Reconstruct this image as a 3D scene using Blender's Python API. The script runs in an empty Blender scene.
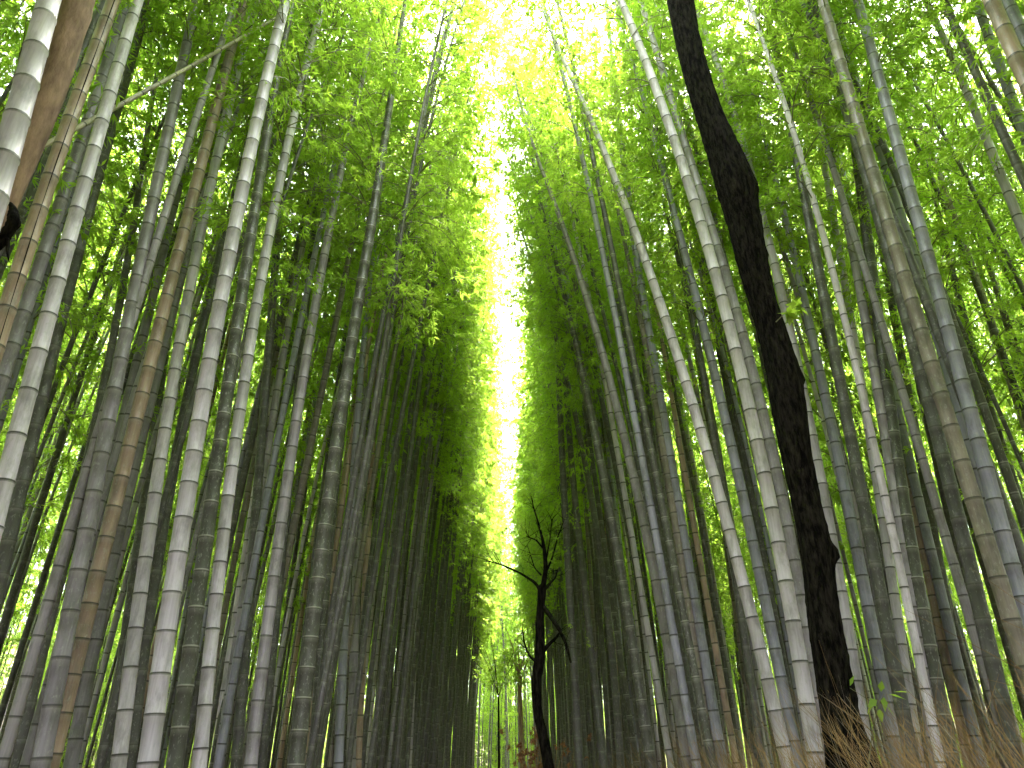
import bpy, math, random
import numpy as np
from mathutils import Matrix, Vector, Euler

# ------------------------------------------------------------------ camera
W, H = 1024, 768
FPX = 773.0
PITCH = math.radians(27.7)
YAW = math.radians(0.5)          # a touch to the right: the path vanishes at x = 505
EYE = np.array([0.0, 0.0, 1.6])
scene = bpy.context.scene
col = scene.collection
cam_data = bpy.data.cameras.new("camera")
cam_data.sensor_width = 36.0
cam_data.lens = FPX / W * 36.0
cam_data.clip_start = 0.05
cam_data.clip_end = 2000.0
cam = bpy.data.objects.new("camera", cam_data)
cam.location = EYE
cam.rotation_euler = (math.radians(90) + PITCH, 0, -YAW)
col.objects.link(cam)
scene.camera = cam

# ------------------------------------------------------------------ sky, sun, exposure
SUN_EL, SUN_AZ = math.radians(60), math.radians(11)    # azimuth from +Y towards +X
world = bpy.data.worlds.new("World")
scene.world = world
world.use_nodes = True
wn = world.node_tree
wn.nodes.clear()
sky = wn.nodes.new("ShaderNodeTexSky")
sky.sky_type = 'NISHITA'
sky.sun_disc = False
sky.sun_elevation = SUN_EL
sky.sun_rotation = SUN_AZ
sky.air_density = 1.0
sky.dust_density = 4.0
sky.ozone_density = 1.0
bg = wn.nodes.new("ShaderNodeBackground")
bg.inputs['Strength'].default_value = 0.15
wo = wn.nodes.new("ShaderNodeOutputWorld")
haze_mix = wn.nodes.new("ShaderNodeMix")          # thin bright cloud over the blue
haze_mix.data_type = 'RGBA'
haze_mix.inputs[0].default_value = 0.7
haze_mix.inputs[7].default_value = (7.5, 7.6, 7.8, 1)
wn.links.new(sky.outputs[0], haze_mix.inputs[6])
wn.links.new(haze_mix.outputs[2], bg.inputs[0])
wn.links.new(bg.outputs[0], wo.inputs[0])
sun_d = bpy.data.lights.new("sun", 'SUN')
sun_d.energy = 4.3
sun_d.angle = math.radians(3)
sun_d.color = (1.0, 0.96, 0.90)
sun = bpy.data.objects.new("sun", sun_d)
sdir = Vector((math.sin(SUN_AZ) * math.cos(SUN_EL), math.cos(SUN_AZ) * math.cos(SUN_EL), math.sin(SUN_EL)))
sun.rotation_euler = sdir.to_track_quat('Z', 'Y').to_euler()
sun.location = (5, 10, 40)
col.objects.link(sun)
vs = scene.view_settings
vs.view_transform = 'Standard'
vs.look = 'None'
vs.exposure = 4.15
vs.gamma = 1.0
vs.use_curve_mapping = False
cy = scene.cycles
cy.max_bounces = 8
cy.diffuse_bounces = 4
cy.glossy_bounces = 2
cy.transmission_bounces = 6
cy.transparent_max_bounces = 4
cy.caustics_reflective = False
cy.caustics_refractive = False
cy.use_denoising = True

# ------------------------------------------------------------------ projection helpers
cp, sp, cyw, syw = math.cos(PITCH), math.sin(PITCH), math.cos(YAW), math.sin(YAW)
FWD = np.array([syw * cp, cyw * cp, sp])
RGT = np.array([cyw, -syw, 0.0])
UPV = np.cross(RGT, FWD)


def ray(px, py):
    return FWD + RGT * ((px - W / 2) / FPX) - UPV * ((py - H / 2) / FPX)


def at(px, py, Y):
    """the point at forward distance Y seen at that place"""
    d = ray(px, py)
    return EYE + d * (Y / d[1])


def proj(p):
    v = np.asarray(p, float) - EYE
    z = v @ FWD
    return W / 2 + FPX * (v @ RGT) / z, H / 2 - FPX * (v @ UPV) / z, z


# ------------------------------------------------------------------ node helpers and materials
def new_mat(name):
    m = bpy.data.materials.new(name)
    m.use_nodes = True
    nt = m.node_tree
    nt.nodes.clear()
    out = nt.nodes.new("ShaderNodeOutputMaterial")
    return m, nt, out


def N(nt, typ, **kw):
    n = nt.nodes.new(typ)
    for k, v in kw.items():
        if k.startswith('i_'):
            key = k[2:]
            n.inputs[int(key) if key.isdigit() else key].default_value = v
        else:
            setattr(n, k, v)
    return n


def math_n(nt, op, a, b=None, clamp=False):
    n = nt.nodes.new("ShaderNodeMath")
    n.operation = op
    n.use_clamp = clamp
    for i, v in enumerate((a, b)):
        if v is None:
            continue
        if isinstance(v, (int, float)):
            n.inputs[i].default_value = v
        else:
            nt.links.new(v, n.inputs[i])
    return n.outputs[0]


def mixc(nt, fac, a, b, blend='MIX'):
    n = nt.nodes.new("ShaderNodeMix")
    n.data_type = 'RGBA'
    n.blend_type = blend
    for sock, v in ((n.inputs[0], fac), (n.inputs[6], a), (n.inputs[7], b)):
        if isinstance(v, (int, float)):
            sock.default_value = v
        elif isinstance(v, tuple):
            sock.default_value = v
        else:
            nt.links.new(v, sock)
    return n.outputs[2]


def ramp(nt, fac, stops):
    n = nt.nodes.new("ShaderNodeValToRGB")
    e = n.color_ramp.elements
    while len(e) < len(stops):
        e.new(0.5)
    for el, (p, c) in zip(e, stops):
        el.position = p
        el.color = c if len(c) == 4 else (*c, 1)
    nt.links.new(fac, n.inputs[0])
    return n.outputs[0]


def culm_material():
    m, nt, out = new_mat("bamboo_culm")
    L = nt.links
    oi = N(nt, "ShaderNodeObjectInfo")
    uv = N(nt, "ShaderNodeUVMap", uv_map="UVMap")
    sep = N(nt, "ShaderNodeSeparateXYZ")
    L.new(uv.outputs[0], sep.inputs[0])
    u, v = sep.outputs[0], sep.outputs[1]
    fr = math_n(nt, 'FRACT', v)
    # streaks along the culm and blotches
    tc = N(nt, "ShaderNodeTexCoord")
    rnd_off = math_n(nt, 'MULTIPLY', oi.outputs['Random'], 37.0)
    comb = N(nt, "ShaderNodeCombineXYZ")
    L.new(rnd_off, comb.inputs[0]); L.new(rnd_off, comb.inputs[1]); L.new(rnd_off, comb.inputs[2])
    add = N(nt, "ShaderNodeVectorMath", operation='ADD')
    L.new(tc.outputs['Object'], add.inputs[0]); L.new(comb.outputs[0], add.inputs[1])
    mp = N(nt, "ShaderNodeMapping")
    mp.inputs['Scale'].default_value = (60, 60, 1.6)
    L.new(add.outputs[0], mp.inputs[0])
    streak = N(nt, "ShaderNodeTexNoise", i_Scale=1.0, i_Detail=4.0, i_Roughness=0.6)
    L.new(mp.outputs[0], streak.inputs['Vector'])
    mp2 = N(nt, "ShaderNodeMapping")
    mp2.inputs['Scale'].default_value = (9, 9, 3.2)
    L.new(add.outputs[0], mp2.inputs[0])
    blot = N(nt, "ShaderNodeTexNoise", i_Scale=1.0, i_Detail=5.0, i_Roughness=0.65)
    L.new(mp2.outputs[0], blot.inputs['Vector'])
    mp3 = N(nt, "ShaderNodeMapping")
    mp3.inputs['Scale'].default_value = (45, 45, 22)
    L.new(add.outputs[0], mp3.inputs[0])
    speck = N(nt, "ShaderNodeTexNoise", i_Scale=1.0, i_Detail=3.0, i_Roughness=0.7)
    L.new(mp3.outputs[0], speck.inputs['Vector'])
    # every internode has its own tone
    wn_ = N(nt, "ShaderNodeTexWhiteNoise", noise_dimensions='2D')
    c2 = N(nt, "ShaderNodeCombineXYZ")
    L.new(math_n(nt, 'FLOOR', v), c2.inputs[0]); L.new(oi.outputs['Random'], c2.inputs[1])
    L.new(c2.outputs[0], wn_.inputs['Vector'])
    base = oi.outputs['Color']
    age = oi.outputs['Alpha']                       # 1 = young and waxy, 0 = old and stained
    inst = math_n(nt, 'ADD', math_n(nt, 'MULTIPLY', oi.outputs['Random'], 0.35), 0.82)
    f1 = math_n(nt, 'ADD', math_n(nt, 'MULTIPLY', streak.outputs[0], 0.8), 0.60)
    f2 = math_n(nt, 'ADD', math_n(nt, 'MULTIPLY', wn_.outputs[0], 0.34), 0.83)
    fac = math_n(nt, 'MULTIPLY', math_n(nt, 'MULTIPLY', f1, f2), inst)
    cc = N(nt, "ShaderNodeCombineColor")
    for i in range(3):
        L.new(fac, cc.inputs[i])
    c = mixc(nt, 1.0, base, cc.outputs[0], 'MULTIPLY')
    # sooty stains on the older ones, pale lichen specks
    old = math_n(nt, 'SUBTRACT', 1.15, age, True)
    stain = math_n(nt, 'MULTIPLY', ramp(nt, blot.outputs[0], [(0.44, (0, 0, 0)), (0.62, (1, 1, 1))]), math_n(nt, 'MULTIPLY', old, 0.75))
    c = mixc(nt, stain, c, (0.045, 0.046, 0.036, 1))
    dirt = math_n(nt, 'MULTIPLY', ramp(nt, blot.outputs[0], [(0.50, (0, 0, 0)), (0.68, (1, 1, 1))]), 0.45)
    c = mixc(nt, dirt, c, (0.10, 0.095, 0.08, 1))
    lich = math_n(nt, 'MULTIPLY', ramp(nt, speck.outputs[0], [(0.56, (0, 0, 0)), (0.68, (1, 1, 1))]), 0.45)
    c = mixc(nt, lich, c, (0.36, 0.35, 0.34, 1))
    # the dark groove and the waxy ring under each node
    hi = math_n(nt, 'GREATER_THAN', fr, 0.972)
    lo = math_n(nt, 'LESS_THAN', fr, 0.042)
    ringp = ramp(nt, fr, [(0.0, (0, 0, 0)), (0.80, (0, 0, 0)), (0.955, (1, 1, 1)), (0.97, (0, 0, 0))])
    c = mixc(nt, math_n(nt, 'MULTIPLY', ringp, 0.22), c, (0.45, 0.43, 0.42, 1))
    c = mixc(nt, math_n(nt, 'MULTIPLY', lo, math_n(nt, 'SUBTRACT', 1.0, math_n(nt, 'MULTIPLY', old, 0.5))), c, (0.025, 0.022, 0.02, 1))
    c = mixc(nt, math_n(nt, 'MULTIPLY', hi, 0.6), c, (0.10, 0.09, 0.075, 1))
    c = mixc(nt, math_n(nt, 'MULTIPLY', lo, math_n(nt, 'MULTIPLY', math_n(nt, 'SUBTRACT', old, 0.5, True), 1.1)), c, (0.4, 0.38, 0.36, 1))
    b = N(nt, "ShaderNodeBsdfPrincipled", i_Roughness=0.42)
    b.inputs['Specular IOR Level'].default_value = 0.45
    L.new(c, b.inputs['Base Color'])
    L.new(math_n(nt, 'ADD', math_n(nt, 'MULTIPLY', blot.outputs[0], 0.4), 0.25), b.inputs['Roughness'])
    bp = N(nt, "ShaderNodeBump", i_Strength=0.12, i_Distance=0.004)
    L.new(streak.outputs[0], bp.inputs['Height'])
    L.new(bp.outputs[0], b.inputs['Normal'])
    L.new(b.outputs[0], out.inputs[0])
    return m


def leaf_material(name, stops, trans=0.5, tmul=(1.25, 1.35, 0.6)):
    m, nt, out = new_mat(name)
    L = nt.links
    at_ = N(nt, "ShaderNodeAttribute", attribute_name="tone")
    oi = N(nt, "ShaderNodeObjectInfo")
    f = math_n(nt, 'ADD', math_n(nt, 'MULTIPLY', at_.outputs['Fac'], 0.7), math_n(nt, 'MULTIPLY', oi.outputs['Random'], 0.3))
    c = ramp(nt, f, stops)
    d = N(nt, "ShaderNodeBsdfPrincipled", i_Roughness=0.5)
    d.inputs['Specular IOR Level'].default_value = 0.35
    L.new(c, d.inputs['Base Color'])
    t = N(nt, "ShaderNodeBsdfTranslucent")
    c2 = mixc(nt, 1.0, c, (*tmul, 1), 'MULTIPLY')
    L.new(c2, t.inputs[0])
    mx = N(nt, "ShaderNodeMixShader", i_0=trans)
    L.new(d.outputs[0], mx.inputs[1]); L.new(t.outputs[0], mx.inputs[2])
    L.new(mx.outputs[0], out.inputs[0])
    return m


def simple_mat(name, c1, c2, scale=(10, 10, 10), rough=0.8, bump=0.4, dist=0.01, detail=6.0, lo=0.35, hi=0.65):
    m, nt, out = new_mat(name)
    L = nt.links
    tc = N(nt, "ShaderNodeTexCoord")
    mp = N(nt, "ShaderNodeMapping")
    mp.inputs['Scale'].default_value = scale
    L.new(tc.outputs['Object'], mp.inputs[0])
    nz = N(nt, "ShaderNodeTexNoise", i_Scale=1.0, i_Detail=detail, i_Roughness=0.65)
    L.new(mp.outputs[0], nz.inputs['Vector'])
    c = ramp(nt, nz.outputs[0], [(lo, c1), (hi, c2)])
    b = N(nt, "ShaderNodeBsdfPrincipled", i_Roughness=rough)
    b.inputs['Specular IOR Level'].default_value = 0.05 if 'dark' in name else 0.25
    L.new(c, b.inputs['Base Color'])
    bp = N(nt, "ShaderNodeBump", i_Strength=bump, i_Distance=dist)
    L.new(nz.outputs[0], bp.inputs['Height'])
    L.new(bp.outputs[0], b.inputs['Normal'])
    L.new(b.outputs[0], out.inputs[0])
    return m


M_CULM = culm_material()
M_LEAF = leaf_material("bamboo_leaf", [(0.0, (0.12, 0.20, 0.035)), (0.4, (0.21, 0.32, 0.06)),
                                       (0.75, (0.27, 0.40, 0.06)), (1.0, (0.37, 0.43, 0.08))], trans=0.6, tmul=(1.85, 1.82, 1.1))
M_TWIG = simple_mat("bamboo_twig", (0.10, 0.10, 0.05), (0.24, 0.22, 0.14), (8, 8, 8), 0.6, 0.0)
M_BLACK = simple_mat("dark_bark", (0.0015, 0.0012, 0.001), (0.026, 0.022, 0.018), (34, 34, 9), 0.95, 1.0, 0.03, 8.0, 0.42, 0.68)
M_BROWN = simple_mat("red_brown_bark", (0.11, 0.065, 0.045), (0.30, 0.19, 0.14), (12, 12, 3.5), 0.85, 0.8, 0.02)
M_PALEBARK = simple_mat("pale_brown_bark", (0.20, 0.13, 0.08), (0.40, 0.27, 0.18), (6, 6, 2), 0.85, 0.5, 0.02)
M_DRY = simple_mat("dry_twigs", (0.10, 0.060, 0.028), (0.46, 0.29, 0.13), (3, 3, 3), 0.8, 0.0, lo=0.3, hi=0.7)
M_DRYPALE = simple_mat("bleached_twigs", (0.14, 0.115, 0.09), (0.34, 0.28, 0.23), (3, 3, 3), 0.8, 0.0)
M_CRACK = simple_mat("crack_dark", (0.012, 0.009, 0.008), (0.03, 0.02, 0.015), (20, 20, 20), 0.9, 0.0)
M_GROUND = simple_mat("leaf_litter", (0.045, 0.032, 0.02), (0.14, 0.10, 0.06), (3, 3, 3), 0.95, 0.8, 0.03, 10)
M_PATH = simple_mat("path_earth", (0.11, 0.10, 0.085), (0.20, 0.18, 0.15), (1.5, 1.5, 1.5), 0.95, 0.5, 0.01, 10)
M_BROAD = leaf_material("broad_leaf", [(0.0, (0.10, 0.20, 0.03)), (1.0, (0.32, 0.42, 0.08))], trans=0.55, tmul=(1.7, 1.7, 0.9))
M_RED = leaf_material("reddish_leaf", [(0.0, (0.16, 0.06, 0.03)), (1.0, (0.42, 0.20, 0.11))], trans=0.3, tmul=(1, .8, .6))


# ------------------------------------------------------------------ mesh helpers
def mesh_np(name, verts, faces, mats, fmat=None, smooth=False, tone=None, uv=None):
    """faces: (n,4) int array or list"""
    me = bpy.data.meshes.new(name)
    verts = np.asarray(verts, np.float32)
    faces = np.asarray(faces, np.int32)
    nf, k = faces.shape
    me.vertices.add(len(verts))
    me.vertices.foreach_set("co", verts.ravel())
    me.loops.add(nf * k)
    me.loops.foreach_set("vertex_index", faces.ravel())
    me.polygons.add(nf)
    me.polygons.foreach_set("loop_start", np.arange(0, nf * k, k, dtype=np.int32))
    if fmat is not None:
        me.polygons.foreach_set("material_index", np.asarray(fmat, np.int32))
    me.polygons.foreach_set("use_smooth", np.full(nf, smooth))
    for m in mats:
        me.materials.append(m)
    if uv is not None:
        ul = me.uv_layers.new(name="UVMap")
        ul.data.foreach_set("uv", np.asarray(uv, np.float32).ravel())
    me.update(calc_edges=True)
    if tone is not None:
        a = me.attributes.new("tone", 'FLOAT', 'POINT')
        a.data.foreach_set("value", np.asarray(tone, np.float32))
    return me


def tube_arrays(P, R, sides=10, vcoord=None, v0=0):
    """swept tube through points P with radii R; returns verts, quads, uvs (per loop)"""
    P = np.asarray(P, float); R = np.asarray(R, float)
    n = len(P)
    T = np.gradient(P, axis=0)
    T /= np.linalg.norm(T, axis=1)[:, None] + 1e-9
    ref = np.array([0, 1.0, 0]) if abs(T[0] @ np.array([0, 1.0, 0])) < 0.9 else np.array([1.0, 0, 0])
    A = np.cross(T, ref); A /= np.linalg.norm(A, axis=1)[:, None]
    B = np.cross(A, T)
    th = np.linspace(0, 2 * np.pi, sides, endpoint=False)
    V = P[:, None, :] + R[:, None, None] * (A[:, None, :] * np.cos(th)[None, :, None] + B[:, None, :] * np.sin(th)[None, :, None])
    i = np.arange(n - 1)[:, None]; j = np.arange(sides)[None, :]
    a = i * sides + j; b = i * sides + (j + 1) % sides
    F = np.stack([a, a + sides, b + sides, b], -1).reshape(-1, 4)
    # degenerate-quad-free caps: skipped (ends are buried or tiny)
    uv = None
    if vcoord is not None:
        vc = np.asarray(vcoord, float)
        u0 = j / sides + 0 * i; u1 = (j + 1) / sides + 0 * i
        w0 = vc[:-1][:, None] + 0 * j; w1 = vc[1:][:, None] + 0 * j
        uv = np.stack([np.stack([u0, w0], -1), np.stack([u0, w1], -1), np.stack([u1, w1], -1), np.stack([u1, w0], -1)], 2).reshape(-1, 2)
    return V.reshape(-1, 3), F + v0, uv


def join_arrays(parts):
    vs_, fs, off = [], [], 0
    for v, f in parts:
        vs_.append(v); fs.append(f + off); off += len(v)
    return np.concatenate(vs_), np.concatenate(fs)


def link(name, me, parent=None):
    o = bpy.data.objects.new(name, me)
    col.objects.link(o)
    if parent is not None:
        o.parent = parent
    return o


def tag(o, label=None, cat=None, group=None, kind=None):
    if label: o['label'] = label
    if cat: o['category'] = cat
    if group: o['group'] = group
    if kind: o['kind'] = kind
    return o


def empty(name, loc=(0, 0, 0)):
    o = bpy.data.objects.new(name, None)
    o.empty_display_size = 0.2
    o.location = loc
    col.objects.link(o)
    return o


# ------------------------------------------------------------------ ground and path
def ground_height(x, y):
    bank = 0.35 * (1 - np.exp(-np.maximum(np.abs(x + 0.1) - 1.9, 0) / 1.2))
    hill = 0.28 * np.clip(np.abs(x) - 11, 0, 30) + 0.22 * np.clip(y - 52, 0, 40)
    return bank + hill + 0.05 * np.sin(x * 0.9 + 1) * np.cos(y * 0.7) * np.clip(np.abs(x) - 2, 0, 1)


def build_ground():
    xs = np.concatenate([np.linspace(-400, -48, 12), np.linspace(-44, 44, 177), np.linspace(48, 400, 12)])
    ys = np.concatenate([np.linspace(-300, -12, 10), np.linspace(-10, 90, 101), np.linspace(95, 900, 14)])
    X, Y = np.meshgrid(xs, ys)
    Z = ground_height(X, Y)
    V = np.stack([X, Y, Z], -1).reshape(-1, 3)
    nx, ny = len(xs), len(ys)
    i, j = np.meshgrid(np.arange(nx - 1), np.arange(ny - 1))
    a = (j * nx + i).ravel()
    F = np.stack([a, a + 1, a + nx + 1, a + nx], -1)
    tag(link("ground", mesh_np("ground", V, F, [M_GROUND], smooth=True)), kind='structure')
    ys = np.linspace(-10, 66, 77)
    V = np.array([[x, y, 0.012] for y in ys for x in (-1.75, 1.55)])
    F = np.array([[2 * k, 2 * k + 1, 2 * k + 3, 2 * k + 2] for k in range(len(ys) - 1)])
    tag(link("path", mesh_np("path", V, F, [M_PATH])), kind='structure')


build_ground()


# ------------------------------------------------------------------ bamboo
def culm_mesh(name, axis_fn, Ht, rad, seed, sides=12, first=0.12, step=0.30, full=True):
    """axis_fn(z)->xyz; nodes get closer together towards the foot"""
    rs = np.random.RandomState(seed)
    z, zs, vcs, rr = -0.3, [], [], []
    k = 0
    nodes = [-0.3]
    gap = first
    while nodes[-1] < Ht - 0.1:
        nodes.append(nodes[-1] + gap * rs.uniform(0.92, 1.08))
        gap = min(gap + 0.028, step if nodes[-1] < Ht * 0.6 else step * 0.85)
    for k in range(len(nodes) - 1):
        a, b = nodes[k], nodes[k + 1]
        if full:
            fr = [(0.0, 1.05), (0.03, 1.055), (0.07, 0.99), (0.5, 0.985), (0.93, 0.995), (0.965, 1.045)]
        else:
            fr = [(0.0, 1.05), (0.04, 1.04), (0.5, 0.985), (0.96, 1.03)]
        for f, s in fr:
            zz = a + (b - a) * f
            zs.append(zz); vcs.append(k + f); rr.append(s)
    zs = np.array(zs); t = np.clip(zs / Ht, 0, 1)
    taper = 1.08 - 0.33 * t - 0.62 * np.clip(t - 0.45, 0, 1) ** 1.6 / 0.55 ** 1.6 * 0.98
    taper = np.maximum(taper, 0.06)
    R = rad * taper * np.array(rr)
    P = np.array([axis_fn(q) for q in zs])
    V, F, uv = tube_arrays(P, R, sides, vcs)
    return mesh_np(name, V, F, [M_CULM], smooth=True, uv=uv)


def unit(v):
    return v / (np.linalg.norm(v, axis=-1, keepdims=True) + 1e-9)


def leaf_quads(base, d, length, width, rs):
    """diamond leaves, two quads folded along the midrib would double the count: one quad each"""
    n = len(base)
    side = unit(np.cross(d, np.array([0, 0, 1.0]) + rs.normal(0, 0.45, (n, 3))))
    mid = base + d * (length * 0.38)[:, None]
    tip = base + d * length[:, None] + np.array([0, 0, -1.0]) * (length * 0.16)[:, None]
    V = np.stack([base, mid + side * (width / 2)[:, None], tip, mid - side * (width / 2)[:, None]], 1).reshape(-1, 3)
    F = np.arange(4 * n).reshape(-1, 4)
    return V, F


def make_crown(seed, axis_fn, z0, Ht, reach=1.35, nclu=11, leaf=0.106):
    """branches and leaves of one bamboo above z0"""
    rs = np.random.RandomState(seed)
    bparts, LB, LD, LL, LT = [], [], [], [], []
    z = z0
    az = rs.uniform(0, 6.28)
    while z < Ht - 0.15:
        t = (z - z0) / (Ht - z0)
        prof = (0.55 + 0.9 * t * 2.2 if t < 0.25 else 1.05) * (1 - 0.62 * max(0, t - 0.3) / 0.7)
        for s in (0, 1):
            if rs.rand() < 0.10 or (t < 0.15 and rs.rand() < 0.4):
                continue
            a = az + s * rs.uniform(0.5, 1.4)
            Lb = reach * prof * rs.uniform(0.55, 1.2)
            el = math.radians(rs.uniform(28, 58))
            o = np.array(axis_fn(z))
            hd = np.array([math.cos(a), math.sin(a), 0])
            q = np.linspace(0, 1, 6)
            droop = rs.uniform(0.45, 0.95)
            pts = o + hd * (q * Lb * math.cos(el))[:, None] + np.array([0, 0, 1.0]) * ((q * math.sin(el) - droop * q ** 2.2) * Lb)[:, None]
            v, f, _ = tube_arrays(pts, np.linspace(0.009, 0.003, 6), 3)
            bparts.append((v, f))
            ntw = max(3, int(nclu * (0.5 + 0.5 * Lb / reach)))
            for k in range(ntw):
                qq = rs.uniform(0.22, 1.0)
                b = np.array([np.interp(qq, q, pts[:, c]) for c in range(3)])
                dirw = unit(hd * rs.uniform(0.1, 1.0) + np.array([-hd[1], hd[0], 0]) * rs.normal(0, 0.9) + np.array([0, 0, rs.uniform(-0.55, 0.45)]))
                tl = rs.uniform(0.15, 0.45)
                e = b + dirw * tl + np.array([0, 0, -0.10 * tl])
                v, f, _ = tube_arrays([b, (b + e) / 2 + [0, 0, 0.02], e], [0.0022, 0.0018, 0.0012], 3)
                bparts.append((v, f))
                ncl = rs.randint(2, 5)
                tonew = rs.uniform(0, 1)
                for c in range(ncl):
                    cb = b + (e - b) * rs.uniform(0.35, 1.0) + rs.normal(0, 0.03, 3)
                    nl = rs.randint(4, 7)
                    dd = unit(dirw + rs.normal(0, 0.62, (nl, 3)) + np.array([0, 0, -0.28]))
                    LB.append(np.repeat(cb[None], nl, 0)); LD.append(dd)
                    LL.append(rs.uniform(0.7, 1.2, nl) * leaf)
                    LT.append(np.clip(0.45 * tonew + 0.3 * rs.rand() + 0.25 * rs.rand(nl), 0, 1))
        z += rs.uniform(0.24, 0.34)
        az += math.pi + rs.uniform(-0.4, 0.4)
    B, D, Ln, T = map(np.concatenate, (LB, LD, LL, LT))
    V, F = leaf_quads(B, D, Ln, Ln * rs.uniform(0.15, 0.21, len(Ln)), rs)
    leaves = mesh_np("leaves", V, F, [M_LEAF], tone=np.repeat(T, 4))
    bv, bf = join_arrays(bparts)
    branches = mesh_np("branches", bv, bf, [M_TWIG], smooth=True)
    return branches, leaves, len(B)


NP = 13
PROTO = []
random.seed(4)
for k in range(NP):
    Ht = [17.2, 16.2, 18.0, 15.2, 17.6, 14.6, 16.8, 18.4, 13.5, 12.5, 14.5, 7.0, 6.0][k]
    z0 = [8.6, 7.8, 9.2, 7.2, 8.2, 7.0, 8.8, 9.4, 4.6, 4.0, 5.2, 0.5, 0.4][k]
    bend = [0.9, 1.3, 0.6, 1.5, 1.1, 1.4, 0.8, 1.2, 1.0, 1.1, 0.9, 0.9, 1.1][k]
    wob = [0.03, -0.05, 0.04, 0.06, -0.04, 0.05, -0.03, 0.02, .04, -.05, .05, .05, -.05][k]

    def ax(z, Ht=Ht, bend=bend, wob=wob, k=k):
        t = max(z, 0) / Ht
        return (bend * t ** 2.6, wob * math.sin(2.6 * t * math.pi + k), z)
    rad = [0.060, 0.055, 0.064, 0.048, 0.058, 0.045, 0.062, 0.066, .042, .038, .045, .018, .016][k]
    rad *= 0.72
    cm = culm_mesh("culm", ax, Ht, rad, 100 + k, sides=8, full=False)
    br, lv, nl = make_crown(200 + k, ax, z0, Ht)
    PROTO.append(dict(H=Ht, z0=z0, ax=ax, culm=cm, branches=br, leaves=lv, rad=rad))
print("leaves per crown", nl)

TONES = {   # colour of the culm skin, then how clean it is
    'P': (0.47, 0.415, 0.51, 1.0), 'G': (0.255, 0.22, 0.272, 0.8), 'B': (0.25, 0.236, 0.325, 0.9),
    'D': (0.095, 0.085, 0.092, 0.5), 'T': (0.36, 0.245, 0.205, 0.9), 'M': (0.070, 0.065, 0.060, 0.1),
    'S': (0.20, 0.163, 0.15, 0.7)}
TONE_WORDS = {'P': 'pale silvery', 'G': 'mid grey', 'B': 'bluish grey', 'D': 'dark grey', 'T': 'tan',
              'M': 'dark mossy pale-ringed', 'S': 'brownish grey'}

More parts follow.
